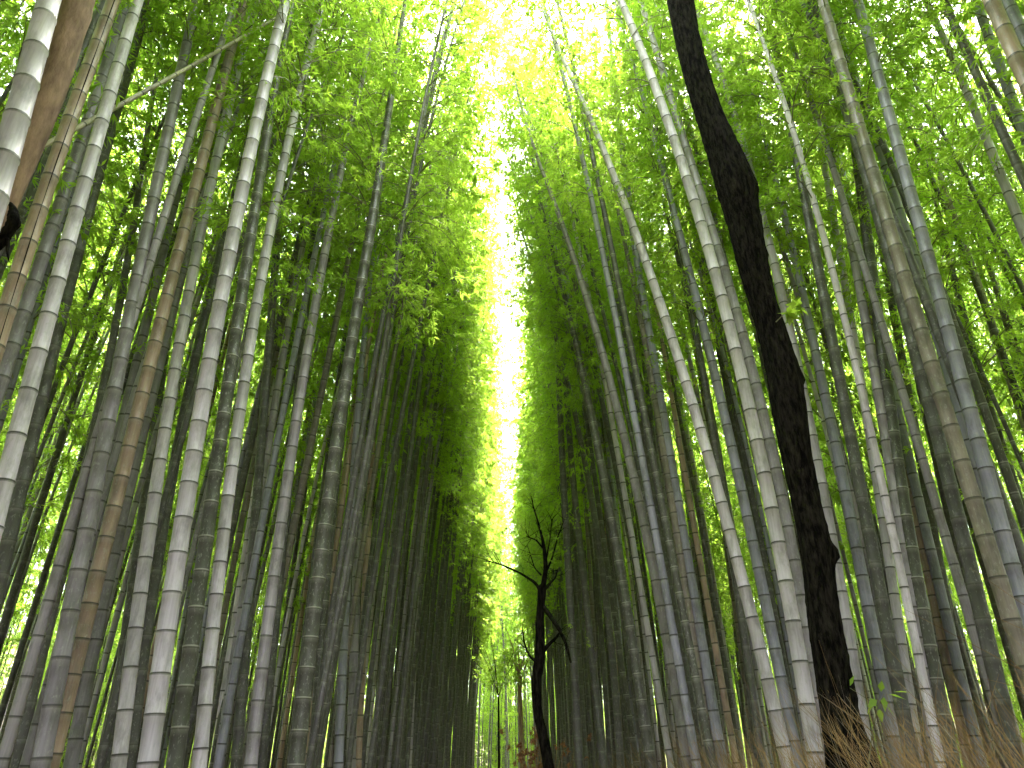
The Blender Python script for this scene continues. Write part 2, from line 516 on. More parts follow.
# (tone, picture points from foot to top, picture width, at which height, true diameter)
TRACED = [
    # left stand
    ('P', [(-8, 205), (12, 133), (28, 80), (49, 0)], 25, .125),
    ('T', [(0, 330), (25, 256), (55, 165), (85, 75), (114, 0)], 16, .115),
    ('G', [(0, 390), (13, 340), (43, 256), (72, 165), (100, 90), (127, 0)], 13, .11),
    ('P', [(0, 500), (33, 375), (65, 256), (100, 127), (138, 0)], 16, .115),
    ('D', [(20, 490), (50, 366), (77, 256), (105, 150), (127, 75), (150, 0)], 12, .115),
    ('D', [(75, 512), (90, 450), (112, 340), (130, 256), (150, 90), (160, 0)], 8, .09),
    ('G', [(40, 768), (66, 630), (91, 512), (123, 343), (144, 256), (173, 100), (197, 0)], 15, .12),
    ('G', [(100, 512), (108, 470), (130, 390), (148, 320), (163, 256), (180, 175), (217, 0)], 9, .105),
    ('T', [(50, 768), (80, 635), (114, 510), (150, 375), (177, 256), (207, 135), (245, 0)], 14, .12),
    ('G', [(74, 750), (100, 612), (125, 512), (140, 440)], 13, .12),
    ('P', [(117, 768), (138, 600), (155, 512), (173, 390), (197, 256), (220, 127), (256, 8)], 12.5, .115),
    ('D', [(128, 768), (150, 620), (167, 512), (180, 430), (200, 330), (218, 266)], 11, .11),
    ('P', [(147, 768), (165, 640), (186, 512), (207, 372), (231, 246), (263, 95), (286, 0)], 16.5, .125),
    ('M', [(176, 768), (190, 640), (210, 512), (227, 390), (248, 256), (270, 120), (285, 20)], 14, .12),
    ('P', [(197, 768), (213, 645), (228, 512), (240, 396), (267, 256), (296, 100), (325, 0)], 12, .115),
    ('D', [(108, 768), (128, 620), (143, 512)], 11, .12),
    ('D', [(236, 768), (246, 640), (256, 512)], 11, .115),
    ('G', [(252, 745), (268, 620), (284, 512), (309, 350), (326, 247), (352, 107), (375, 30)], 11, .12),
    ('G', [(240, 620), (262, 490), (281, 372), (299, 256), (316, 180)], 9, .11),
    ('D', [(262, 768), (272, 640), (284, 540)], 10, .11),
    ('S', [(300, 500), (320, 400), (334, 320), (356, 230), (373, 140), (389, 50)], 7, .10),
    ('M', [(296, 768), (310, 645), (326, 512), (343, 406), (366, 256)], 15, .15),
    ('M', [(314, 768), (322, 612), (334, 512), (345, 400)], 10, .12),
    ('B', [(338, 768), (344, 645), (351, 512), (358, 406), (371, 266)], 9, .12),
    ('G', [(351, 768), (354, 645), (359, 512), (364, 380)], 9, .125),
    ('T', [(358, 768), (362, 645), (368, 512), (377, 372), (381, 256)], 7.5, .115),
    # right stand, between the path and the black trunk
    ('D', [(579, 760), (571, 612), (565, 512)], 8, .13),
    ('D', [(601, 745), (588, 612), (576, 512)], 8, .13),
    ('D', [(618, 745), (606, 600), (595, 512), (582, 443), (562, 356), (533, 266)], 7, .115),
    ('M', [(648, 745), (628, 612), (609, 512), (599, 456), (579, 350), (555, 256)], 10, .13),
    ('G', [(681, 712), (661, 612), (639, 512), (625, 443), (602, 346), (575, 256), (545, 177)], 10, .12),
    ('D', [(672, 600), (659, 512), (649, 469), (629, 366), (609, 256)], 7.5, .11),
    ('S', [(710, 768), (690, 612), (673, 512), (662, 436), (645, 343), (629, 256)], 10, .12),
    ('T', [(737, 768), (713, 629), (690, 512), (669, 373), (652, 283)], 6.5, .085),
    ('B', [(713, 712), (700, 629), (680, 512), (657, 383), (645, 306)], 10, .12),
    ('D', [(752, 712), (743, 595), (726, 512), (712, 423), (699, 356), (679, 256)], 9.5, .12),
    ('P', [(785, 745), (750, 612), (722, 512), (699, 429), (669, 333), (645, 256), (622, 190), (595, 127), (567, 67)], 11.5, .115),
    ('B', [(790, 725), (767, 605), (746, 512), (732, 456), (712, 356), (685, 256)], 11, .12),
    ('P', [(807, 700), (787, 595), (768, 490), (739, 366), (709, 256), (692, 187), (659, 100), (622, 3)], 13, .115),
    ('G', [(818, 700), (800, 590), (783, 512), (768, 430), (745, 339), (719, 256)], 12, .12),
    ('D', [(826, 640), (800, 512), (768, 380), (742, 270)], 9, .11),
    # right stand, beyond the black trunk
    ('P', [(865, 730), (845, 612), (826, 512), (801, 390), (771, 266), (752, 160), (725, 77), (699, 10)], 10.5, .115),
    ('B', [(885, 690), (865, 595), (848, 508), (818, 356), (793, 256), (772, 160)], 11, .12),
    ('D', [(915, 768), (901, 700), (881, 600), (862, 512), (835, 356), (818, 256), (788, 110), (770, 20)], 12, .12),
    ('P', [(903, 650), (891, 580), (881, 512), (868, 423), (856, 343), (840, 256), (821, 150), (795, 7)], 8.5, .10),
    ('G', [(925, 700), (914, 600), (900, 512), (885, 423), (868, 343), (851, 256), (836, 160)], 12, .12),
    ('M', [(930, 650), (916, 580), (905, 512), (893, 430)], 14, .13),
    ('B', [(975, 730), (961, 685), (941, 595), (921, 512), (901, 423), (878, 323), (861, 256)], 10, .115),
    ('T', [(970, 768), (955, 700), (938, 620), (925, 560)], 9.5, .10),
    ('D', [(1018, 768), (1005, 712), (981, 612), (955, 512), (931, 416), (911, 343), (890, 256), (861, 150), (835, 67), (808, 0)], 13.5, .12),
    ('S', [(1024, 660), (1001, 592), (978, 512), (948, 416), (921, 333), (900, 256), (868, 160), (841, 67), (823, 0)], 15, .125),
    ('B', [(1006, 570), (985, 503), (965, 430), (941, 350), (913, 256), (881, 150), (855, 73), (828, 0)], 11, .115),
    ('B', [(1030, 640), (1015, 580), (999, 512), (978, 436), (955, 350), (927, 256), (911, 200), (885, 100), (858, 0)], 14, .12),
    ('P', [(1024, 233), (995, 160), (961, 77), (928, 0)], 10, .105),
    ('B', [(1024, 133), (1001, 67), (975, 0)], 11, .11),
    ('T', [(1024, 75), (991, 0)], 16.5, .13),
    ('B', [(1024, 37), (1007, 0)], 13, .11),
    ('S', [(1024, 423), (1001, 350), (968, 256), (928, 143), (898, 67), (876, 7)], 8, .11),
    ('D', [(1024, 512), (1008, 470), (981, 373), (950, 266), (935, 190)], 9, .12),
    ('D', [(1024, 383), (985, 256), (968, 190)], 7, .10),
    ('D', [(962, 700), (945, 600), (930, 512), (915, 430)], 10, .12),
    ('D', [(990, 700), (968, 600), (948, 512), (930, 430)], 10, .12),
]
TAN_LEFT = 8      # the long blotched tan culm: landmark of the left labels

ORD = ['zeroth', 'first', 'second', 'third', 'fourth', 'fifth', 'sixth', 'seventh', 'eighth', 'ninth', 'tenth', 'eleventh',
       'twelfth', 'thirteenth', 'fourteenth', 'fifteenth', 'sixteenth', 'seventeenth', 'eighteenth', 'nineteenth', 'twentieth',
       'twenty-first', 'twenty-second', 'twenty-third', 'twenty-fourth', 'twenty-fifth']


def xat(pts, y):
    p = sorted(pts, key=lambda q: q[1])
    ys = [q[1] for q in p]; xs = [q[0] for q in p]
    if y > ys[-1]:
        s = (xs[-1] - xs[-2]) / (ys[-1] - ys[-2]); return xs[-1] + s * (y - ys[-1])
    return float(np.interp(y, ys, xs))


def culm_part(parent, me, tone, jit=0.0, rnd=random):
    o = link("culm", me, parent)
    c = list(TONES[tone])
    j = 1 + rnd.uniform(-jit, jit)
    o.color = (c[0] * j, c[1] * j, c[2] * j, c[3])
    return o


BLACK_X = 835
traced_pos = []
left_order = sorted([i for i, t in enumerate(TRACED) if xat(t[1], 560) < 505], key=lambda i: xat(TRACED[i][1], 560))
mid_order = sorted([i for i, t in enumerate(TRACED) if 505 <= xat(t[1], 560) < 812], key=lambda i: -xat(TRACED[i][1], 560))
right_order = sorted([i for i, t in enumerate(TRACED) if xat(t[1], 560) >= 812], key=lambda i: xat(TRACED[i][1], 560))


def traced_label(i):
    t = TONE_WORDS[TRACED[i][0]]
    if i == 0:
        return 'thickest pale bamboo in the upper left corner, overlapping the brown tree trunk'
    if i == 1:
        return 'tan bamboo with a long black crack, beside the brown tree trunk'
    if i == TAN_LEFT:
        return 'long tan bamboo with pale blotches, leaning across the left grove'
    if i in left_order:
        d = left_order.index(i) - left_order.index(TAN_LEFT)
        return f"{t} bamboo in front row, {ORD[abs(d)]} to the {'right' if d > 0 else 'left'} of the blotched tan one"
    if i in mid_order:
        return f"{t} bamboo in front row, {ORD[mid_order.index(i) + 1]} to the left of the black tree trunk"
    return f"{t} bamboo in front row, {ORD[right_order.index(i) + 1]} to the right of the black tree trunk"


rt = random.Random(11)
for i, (tone, pts, wpx, dia) in enumerate(TRACED):
    ys = [p[1] for p in pts]
    ymid = 0.5 * (min(ys) + max(ys))
    xm = xat(pts, ymid)
    depth = FPX * dia * 1.07 / wpx            # distance along the view axis
    p = EYE + ray(xm, ymid) * depth
    Y = p[1]
    P3 = np.array([at(x, y, Y) for x, y in pts])
    z, x = P3[:, 2], P3[:, 0]
    deg = 2 if len(pts) >= 4 else 1
    co = np.polyfit(z, x, deg)
    if deg == 2:      # keep the extension above and below the traced run tame
        co[0] = max(-0.014, min(0.014, co[0]))
        r = x - co[0] * z ** 2
        co[1:] = np.polyfit(z, r, 1)
    zlo, zhi = max(0.0, z.min()), z.max()
    cur = co[0] if deg == 2 else 0.0
    inward = -1 if p[0] > 0 else 1
    if min(ys) > 20:
        inward *= 0.2

    near_gap = abs(P3[np.argmax(z), 0]) < 2.2 and min(ys) > 20
    def lim(d, ng=near_gap):
        return 3.0 * (1 - math.exp(-d / 3.0)) if ng else d

    def fx(q, co=co, lim=lim, cur=cur, zlo=zlo, zhi=zhi):
        return float(np.polyval(co, q)) if zlo <= q <= zhi else (
            float(np.polyval(co, zhi)) + float(np.polyval(np.polyder(co), zhi)) * lim(q - zhi) if q > zhi
            else float(np.polyval(co, zlo)) + float(np.polyval(np.polyder(co), zlo)) * (q - zlo))
    k = i % 8
    pr = PROTO[k]
    sc = rt.uniform(0.95, 1.08)
    Ht = pr['H'] * sc
    za = pr['z0'] * sc
    if min(ys) > 20 and zhi > 8.5:            # this one is seen to end in its own leaves
        za = zhi - 2.6
        Ht = zhi + 2.4
    x0 = fx(0.0)
    g = float(ground_height(np.array(x0), np.array(Y)))
    root = empty("bamboo", (x0, Y, g))

    def axis(q, fx=fx, x0=x0, g=g, Ht=Ht, inward=inward):
        t = max(0, q / Ht - 0.6) / 0.4
        return (fx(q + g) - x0 + inward * 0.5 * t * t, 0.0, q)
    me = culm_mesh("culm", axis, Ht, dia / 2, 300 + i, sides=16, first=0.13 + 0.02 * (i % 3), step=0.27 + 0.02 * (i % 4))
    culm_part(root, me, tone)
    # crown: shared branches and leaves laid along the upper culm
    zb = Ht
    a = Vector(axis(za)); b = Vector(axis(zb))
    pa = Vector(pr['ax'](pr['z0'])); pb = Vector(pr['ax'](pr['H']))
    q1 = (pb - pa).normalized(); q2 = (b - a).normalized()
    s = (b - a).length / (pb - pa).length
    rotz = Matrix.Rotation(rt.uniform(0, 6.28), 4, q2)
    Mx = Matrix.Translation(a) @ rotz @ q1.rotation_difference(q2).to_matrix().to_4x4() @ Matrix.Scale(s, 4) @ Matrix.Translation(-pa)
    for nm in ('branches', 'leaves'):
        o = link(nm, pr[nm], root)
        o.matrix_basis = Mx
    if i == 1:        # the long split in the tan culm
        zz = np.linspace(0.4, 9, 90)
        pc = []
        for q in zz:
            ax_ = np.array(axis(q)); t = q / Ht
            r = dia / 2 * (1.08 - 0.33 * t) * 1.012
            view = unit(EYE - (np.array([x0, Y, g]) + ax_))
            th = math.atan2(view[1], view[0]) + 0.12 + 0.06 * math.sin(q * 2.1)
            pc.append(ax_ + r * np.array([math.cos(th), math.sin(th), 0]))
        v, f, _ = tube_arrays(pc, np.full(len(pc), 0.0035) * (1 + 0.4 * np.sin(zz * 7)), 5)
        link("crack", mesh_np("crack", v, f, [M_CRACK]), root)
    tag(root, traced_label(i), 'bamboo', 'tall bamboos standing along the path')
    traced_pos.append((x0, Y))

# ---- the rest of the grove
rg = random.Random(77)
spots = []


def try_spot(x, y, edge):
    # keep clear of what the front row already holds
    inside = False
    for hz in (2.2, 5.0, 8.0, 11.0):
        px, py, zz = proj((x, y, hz))
        inside = inside or (zz > 0 and -90 < px < W + 90 and py > -90)
    d = math.hypot(x, y)
    if inside and d < 6.7:
        return
    if inside and abs(x) < 2.9 and y < 8.2:
        return
    if d < 3.0:
        return
    for a, b in traced_pos:
        if (a - x) ** 2 + (b - y) ** 2 < 0.10:
            return
    spots.append((x, y, edge))


for side in (-1, 1):
    y = -13.0
    while y < 42:                                       # the dense edge
        x_edge = (1.95 if side < 0 else 2.05) - 0.6 * min(1, max(0, (y - 12) / 22))
        try_spot(side * (x_edge + rg.uniform(0, 0.35)), y, True)
        y += rg.uniform(0.2, 0.5) * (1.0 if y < 40 else 1.3)
    yy = -13.0
    while yy < 42:
        x = 2.6
        while x < 21 and (x < 13 or yy > -4):
            try_spot(side * (x + rg.uniform(-0.4, 0.4)), yy + rg.uniform(-0.4, 0.4), False)
            x += 0.62 if x < 5 else (1.15 if x < 10 else 1.9)
        yy += 0.85
for _ in range(180):                                    # where the path turns away
    try_spot(rg.uniform(-16, 16), rg.uniform(47, 62), False)
for _ in range(130):
    try_spot(rg.uniform(-5, 5), rg.uniform(43.5, 60), False)
for _ in range(70):
    spots.append((rg.uniform(-6, 6), rg.uniform(44, 60), None))
for _ in range(620):                                    # low young growth closing the sides
    spots.append((rg.choice((-1, 1)) * rg.uniform(11, 26), rg.uniform(-8, 56), None))
for _ in range(60):                                     # unseen bamboos added behind the photographer to block sky light
    try_spot(rg.uniform(-7, 7), rg.uniform(-20, -12), False)


def spot_rot(x, y, edge):
    inward = math.pi if x > 0 else 0.0
    a = inward + rg.gauss(0, 0.5 if edge else 0.4)
    if y > 46:
        a = rg.uniform(0, 6.28)
    extra = 0.0
    if edge and 6 < y < 13:
        extra = 0.055 if x < 0 else -0.075
    tilt = Euler((rg.gauss(0, 0.012), rg.gauss(0.008 * (1 if x < 0 else -1), 0.014) + extra, 0))
    m = tilt.to_matrix() @ Matrix.Rotation(a, 3, 'Z')
    return m.to_euler()


rec = []
for (x, y, edge) in spots:
    px, py, zz = proj((x, y, 4.0))
    if zz > 0 and -60 < px < W + 60:
        key = zz
    else:
        key = 1e6
    best = None
    for _ in range(14):
        e = spot_rot(x, y, edge)
        pt = PROTO[0]
        tip = e.to_matrix() @ Vector((1.15, 0, 16.5))
        if y > 40 or edge is None:
            best = (0, e)
            break
        if x > 0:
            thr = -0.2 + 0.3 * math.sin(y * 2.1) if y < 12.5 else (0.85 if y < 18 else 0.72 + 0.35 * math.sin(y * 0.9))
        else:
            thr = 0.45 + 0.3 * math.sin(y * 1.7) if y < 12.5 else 0.5 + 0.38 * math.sin(y * 1.1 + 1)
        tx = (x + tip.x) * (1 if x > 0 else -1)        # how far from the middle of the path the tip stays
        cost = (thr - tx) * 10 if tx < thr else (0.8 * (tx - thr) if edge else 0)
        if best is None or cost < best[0]:
            best = (cost, e)
    e = best[1]
    kk = rg.randrange(8) if (abs(x) < 4.2 or rg.random() < 0.35) and y < 46 else rg.randrange(8, 11)
    if y > 43 and y < 49 and abs(x) < 5 and edge is not None:
        kk = rg.choice((0, 4, 8, 9, 10))
    elif edge is None or (y > 43 and rg.random() < 0.35):
        kk = rg.randrange(11, 13)
    rec.append((key, x, y, e, kk, rg.uniform(0.86, 1.1), edge))
rec.sort(key=lambda r: r[0])
n_ind = 300 - len(TRACED)
for k in range(NP):                                     # one of every habit among the single ones
    if not any(r[4] == k for r in rec[:n_ind]):
        j = next(i for i, r in enumerate(rec) if r[4] == k)
        rec.insert(0, rec.pop(j))
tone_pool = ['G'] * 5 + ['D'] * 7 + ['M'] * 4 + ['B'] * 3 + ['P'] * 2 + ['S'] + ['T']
singles = []
for (key, x, y, e, k, s, edge) in rec[:n_ind]:
    g = float(ground_height(np.array(x), np.array(y)))
    root = empty("bamboo", (x, y, g))
    root.rotation_euler = e
    root.scale = (s, s, s)
    pr = PROTO[k]
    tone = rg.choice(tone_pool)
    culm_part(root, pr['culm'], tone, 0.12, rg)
    link("branches", pr['branches'], root)
    link("leaves", pr['leaves'], root)
    M3 = e.to_matrix()
    prev, xx = None, None
    for q in np.arange(0, 16, 0.25):                    # where it crosses the height used to number the front row
        w = M3 @ (Vector(pr['ax'](q)) * s)
        px, py, zz = proj((x + w.x, y + w.y, g + w.z))
        if zz > 0.3 and prev and prev[1] >= 560 >= py:
            xx = px
            break
        prev = (px, py)
    if xx is None:
        xx = px
    singles.append((root, xx, tone, pr['rad'] * s / max(zz, .5), x, y))

Lx = [(xat(TRACED[i][1], 560), i) for i in left_order]
Rx = [(xat(TRACED[i][1], 560), i) for i in right_order]
Mx_ = [(xat(TRACED[i][1], 560), i) for i in mid_order]
tanpos = left_order.index(TAN_LEFT)
cells = {}
for it in singles:
    root, xx, tone, wd, x, y = it
    if xx < 505:
        n = sum(1 for v, _ in Lx if v < xx)             # n front culms lie left of it
        if n == len(Lx):
            cell = 'in the dense far row along the left edge of the path'
        elif n == 0:
            cell = 'left of every front bamboo of the left grove'
        else:
            d0, d1 = n - 1 - tanpos, n - tanpos
            if d0 == 0 or d1 == 0:
                cell = f"between the blotched tan bamboo and its {'right' if d0 == 0 else 'left'} front neighbour"
            else:
                lo_, hi_ = sorted((abs(d0), abs(d1)))
                cell = f"between {ORD[lo_]} and {ORD[hi_]} front bamboos {'right' if d0 > 0 else 'left'} of the tan one"
    elif xx < BLACK_X - 15:
        n = sum(1 for v, _ in Mx_ if v > xx)
        if n == len(Mx_):
            cell = 'in the dense far row along the right edge of the path'
        elif n == 0:
            cell = 'just left of the black trunk, behind it'
        else:
            cell = f"between {ORD[n]} and {ORD[n + 1]} front bamboos left of the black trunk"
    else:
        n = sum(1 for v, _ in Rx if v < xx)
        if n == 0:
            cell = 'just right of the black trunk, behind it'
        elif n == len(Rx):
            cell = 'right of every front bamboo of the right grove'
        else:
            cell = f"between {ORD[n]} and {ORD[n + 1]} front bamboos right of the black trunk"
    cells.setdefault((cell, tone), []).append(it)
for (cell, tone), its in cells.items():
    its.sort(key=lambda t: -t[3])
    tw = {'P': 'silvery', 'G': 'grey', 'B': 'bluish', 'D': 'dark', 'T': 'tan', 'M': 'mossy', 'S': 'brownish'}[tone]
    for j, it in enumerate(its):
        if 'dense far row' in cell:
            tag(it[0], f"slim {tw} bamboo {cell}", 'bamboo', f"slim {tw} bamboos {cell}")
            continue
        pre = '' if len(its) == 1 else ('thickest ' if j == 0 else f"{ORD[j + 1]} thickest ")
        tag(it[0], f"{pre}{tw} bamboo {cell}" if pre else f"slim {tw} bamboo {cell}", 'bamboo', 'slim bamboos behind the front row')

rest = rec[n_ind:]
print("bamboos:", len(TRACED), n_ind, "rest", len(rest))


def grove_object():
    me = bpy.data.meshes.new("bamboo_thicket")
    me.from_pydata([(r[1], r[2], float(ground_height(np.array(r[1]), np.array(r[2])))) for r in rest], [], [])
    for nm, vals, typ in (("rot", [c for r in rest for c in r[3]], 'FLOAT_VECTOR'),):
        a = me.attributes.new(nm, typ, 'POINT'); a.data.foreach_set("vector", vals)
    a = me.attributes.new("scl", 'FLOAT', 'POINT'); a.data.foreach_set("value", [r[5] for r in rest])
    a = me.attributes.new("kind_id", 'INT', 'POINT'); a.data.foreach_set("value", [r[4] for r in rest])
    o = link("bamboo_thicket", me)
    o.color = (0.095, 0.086, 0.092, 0.6)  # darkened culm colour: the shade deep in the grove is put into it
    ng = bpy.data.node_groups.new("thicket", 'GeometryNodeTree')
    ng.interface.new_socket("Geometry", in_out='INPUT', socket_type='NodeSocketGeometry')
    ng.interface.new_socket("Geometry", in_out='OUTPUT', socket_type='NodeSocketGeometry')
    gi = ng.nodes.new("NodeGroupInput"); go = ng.nodes.new("NodeGroupOutput")
    L = ng.links
    def attr(nm, dt):
        n = ng.nodes.new("GeometryNodeInputNamedAttribute"); n.data_type = dt; n.inputs[0].default_value = nm
        return n.outputs[0]
    rot, scl, kid = attr("rot", 'FLOAT_VECTOR'), attr("scl", 'FLOAT'), attr("kind_id", 'INT')
    e2r = ng.nodes.new("FunctionNodeEulerToRotation"); L.new(rot, e2r.inputs[0])
    fin = ng.nodes.new("GeometryNodeJoinGeometry")
    for k in range(NP):
        src = next((ob for ob in scene.objects if ob.type == 'MESH' and ob.data == PROTO[k]['culm']), None)
        if src is None:
            continue
        sibs = {c.name.split('.')[0]: c for c in src.parent.children}
        jn = ng.nodes.new("GeometryNodeJoinGeometry")
        for nm in ('culm', 'branches', 'leaves'):
            inf = ng.nodes.new("GeometryNodeObjectInfo"); inf.transform_space = 'ORIGINAL'
            inf.inputs['Object'].default_value = sibs[nm]; inf.inputs['As Instance'].default_value = True
            L.new(inf.outputs['Geometry'], jn.inputs[0])
        g2i = ng.nodes.new("GeometryNodeGeometryToInstance")
        L.new(jn.outputs[0], g2i.inputs[0])
        cmpn = ng.nodes.new("FunctionNodeCompare"); cmpn.data_type = 'INT'; cmpn.operation = 'EQUAL'
        ia = [s for s in cmpn.inputs if s.type == 'INT']
        L.new(kid, ia[0]); ia[1].default_value = k
        ip = ng.nodes.new("GeometryNodeInstanceOnPoints")
        L.new(gi.outputs[0], ip.inputs['Points'])
        L.new(cmpn.outputs[0], ip.inputs['Selection'])
        L.new(g2i.outputs[0], ip.inputs['Instance'])
        L.new(e2r.outputs[0], ip.inputs['Rotation'])
        L.new(scl, ip.inputs['Scale'])
        L.new(ip.outputs[0], fin.inputs[0])
    L.new(fin.outputs[0], go.inputs[0])
    md = o.modifiers.new("thicket", 'NODES'); md.node_group = ng
    tag(o, 'countless far bamboos filling the grove on both sides behind the nearer ones', 'bamboo thicket', None, 'stuff')


grove_object()


# ------------------------------------------------------------------ trees
def smooth_path(P, n):
    P = np.asarray(P, float)
    t = np.concatenate([[0], np.cumsum(np.linalg.norm(np.diff(P[:, :3], axis=0), axis=1))])
    u = np.linspace(0, t[-1], n)
    out = np.stack([np.interp(u, t, P[:, c]) for c in range(P.shape[1])], -1)
    for _ in range(3):
        out[1:-1] = 0.25 * out[:-2] + 0.5 * out[1:-1] + 0.25 * out[2:]
    return out


def bark_tube(P4, n, sides, seed, rough=0.12, knots=()):
    """P4: x, y, z, radius; lumpy surface with knots"""
    rs = np.random.RandomState(seed)
    S = smooth_path(P4, n)
    V, F, _ = tube_arrays(S[:, :3], S[:, 3], sides)
    c = np.repeat(S[:, :3], sides, 0); r = np.repeat(S[:, 3], sides)
    d = unit(V - c)
    a = np.tile(np.linspace(0, 2 * np.pi, sides, endpoint=False), n)
    h = np.repeat(np.linspace(0, 1, n), sides) * n / sides * 2.2
    lump = sum(rs.uniform(0.3, 1) * np.sin(k * a + rs.uniform(0, 6) + h * rs.uniform(0.3, 1.4)) / k for k in range(1, 6)) * rough * 0.5
    ridge = np.repeat(np.cumsum(rs.normal(0, 0.25, n)), sides)
    lump += rough * 0.16 * np.abs(np.sin(4.5 * a + 0.6 * ridge)) + rs.normal(0, rough * 0.12, len(V))
    for (kp, kr, ks) in knots:
        dist = np.linalg.norm(V - np.asarray(kp), axis=1)
        lump += ks * np.exp(-(dist / kr) ** 2)
    return c + d * (r * (1 + lump))[:, None], F


def px_path(pts, Y):
    """(px, py, width px[, Y]) -> x, y, z, radius"""
    out = []
    for q in pts:
        yy = q[3] if len(q) > 3 else Y
        p = at(q[0], q[1], yy)
        dep = (p - EYE) @ FWD
        out.append((*p, q[2] * dep / FPX / 2))
    return out


def leafy_crown(name, parent, centre_pts, nleaf, spread, size, mat, seed):
    rs = np.random.RandomState(seed)
    C = np.asarray(centre_pts, float)
    ncl = max(1, nleaf // 14)
    cc = C[rs.randint(0, len(C), ncl)] + rs.normal(0, spread, (ncl, 3))
    idx = rs.randint(0, ncl, nleaf)
    B = cc[idx] + rs.normal(0, spread * 0.18, (nleaf, 3))
    D = unit(rs.normal(0, 1, (nleaf, 3)) + [0, 0, -0.3])
    Ln = rs.uniform(0.6, 1.2, nleaf) * size
    V, F = leaf_quads(B, D, Ln, Ln * 0.5, rs)
    T = np.clip(rs.rand(ncl)[idx] * 0.6 + rs.rand(nleaf) * 0.4, 0, 1)
    return link(name, mesh_np(name, V, F, [mat], tone=np.repeat(T, 4)), parent)


# black leaning tree
Yb = 5.2
trace = [(860, 800, 62), (850, 757, 50), (841, 725, 38), (834, 680, 36), (824, 620, 32), (819, 572, 30), (816, 545, 31), (808, 510, 27), (797, 455, 28), (789, 405, 32), (785, 376, 31),
         (774, 335, 26), (763, 300, 24), (752, 255, 28), (746, 225, 30), (737, 185, 36), (725, 152, 31), (710, 115, 25), (696, 70, 24), (687, 35, 24), (681, 0, 26), (676, -50, 27), (668, -140, 26), (640, -330, 22)]
pp = px_path(trace, Yb)
p0 = pp[0]
foot = (p0[0] + 0.10, p0[1], 0.25, p0[3] * 1.45)
mid_ = (p0[0] + 0.05, p0[1], 0.9, p0[3] * 1.05)
root = empty("leaning_tree", foot[:3])
P4 = np.array([foot, mid_] + pp)
P4[:, :3] -= np.array(foot[:3])
kn = [(np.array(at(836, 555, Yb)) - foot[:3], 0.055, 0.65), (np.array(at(806, 378, Yb)) - foot[:3], 0.06, 0.45), (np.array(at(748, 190, Yb)) - foot[:3], 0.08, 0.35),
      (np.array(at(760, 255, Yb)) - foot[:3], 0.05, 0.3)]
for (kx, ky, kr, ks) in ((822, 640, .04, .25), (806, 590, .035, .3), (796, 430, .04, .2), (770, 300, .035, .25), (723, 140, .04, .22), (690, 90, .035, .2), (812, 700, .05, .2)):
    kn.append((np.array(at(kx, ky, Yb - .08)) - foot[:3], kr, ks))
v, f = bark_tube(P4, 320, 56, 5, 0.22, kn)
trunk = link("trunk", mesh_np("trunk", v, f, [M_BLACK], smooth=True), root)
top = P4[-1]
limbs, tips = [], []
rs = np.random.RandomState(3)
for k in range(5):
    a = k * 1.25 + 0.4
    e = top[:3] + np.array([math.cos(a) * 1.4, math.sin(a) * 1.4, rs.uniform(0.8, 2.2)])
    m_ = (top[:3] + e) / 2 + [0, 0, -0.2]
    limbs.append(bark_tube([(*top[:3], top[3] * .7), (*m_, top[3] * .4), (*e, .012)], 20, 8, k, 0.1))
    tips += [e, (e + m_) / 2]
v, f = join_arrays(limbs)
link("limbs", mesh_np("limbs", v, f, [M_BLACK], smooth=True), trunk)
leafy_crown("crown", root, tips, 1400, 0.45, 0.10, M_BROAD, 9)
# little leafy shoot growing out of the black trunk
sh = np.array(at(776, 322, Yb - .1)) - foot[:3]; se = np.array(at(797, 306, Yb - .15)) - foot[:3]
v, f, _ = tube_arrays([sh, (sh + se) / 2 + [0, 0, .02], se], [.004, .003, .002], 5)
shoot = link("shoot", mesh_np("shoot", v, f, [M_TWIG]), root)
leafy_crown("shoot_leaves", shoot, [se, se + [.04, 0, .03], se + [-.05, 0, -.05], se + [.06, -.02, 0]], 30, 0.032, 0.10, M_BROAD, 19)
tag(root, 'crooked black tree trunk with knots leaning in front of the right grove', 'tree')

# red-brown tree in the upper left corner
Yt = 3.6
trace = [(-46, 330, 24), (-26, 280, 20), (-6, 240, 15), (3, 215, 17), (11, 190, 19), (26, 157, 21), (41, 117, 23), (54, 83, 25), (67, 40, 26), (79, 0, 27), (95, -60, 28), (125, -200, 27), (150, -330, 22)]
pp = px_path(trace, Yt)
p0 = pp[0]
d0 = unit(np.array(p0[:3]) - np.array(pp[2][:3]))
foot = (p0[0] + d0[0] * 0.9, p0[1], 0.25, p0[3] * 1.5)
root = empty("brown_tree", foot[:3])
P4 = np.array([foot] + pp); P4[:, :3] -= np.array(foot[:3])
kn = [(np.array(at(3, 226, Yt - .1)) - foot[:3], 0.06, 0.9), (np.array(at(84, 16, Yt)) - foot[:3], 0.05, 0.25)]
v, f = bark_tube(P4, 120, 24, 8, 0.13, kn)
trunk = link("trunk", mesh_np("trunk", v, f, [M_BROWN], smooth=True), root)
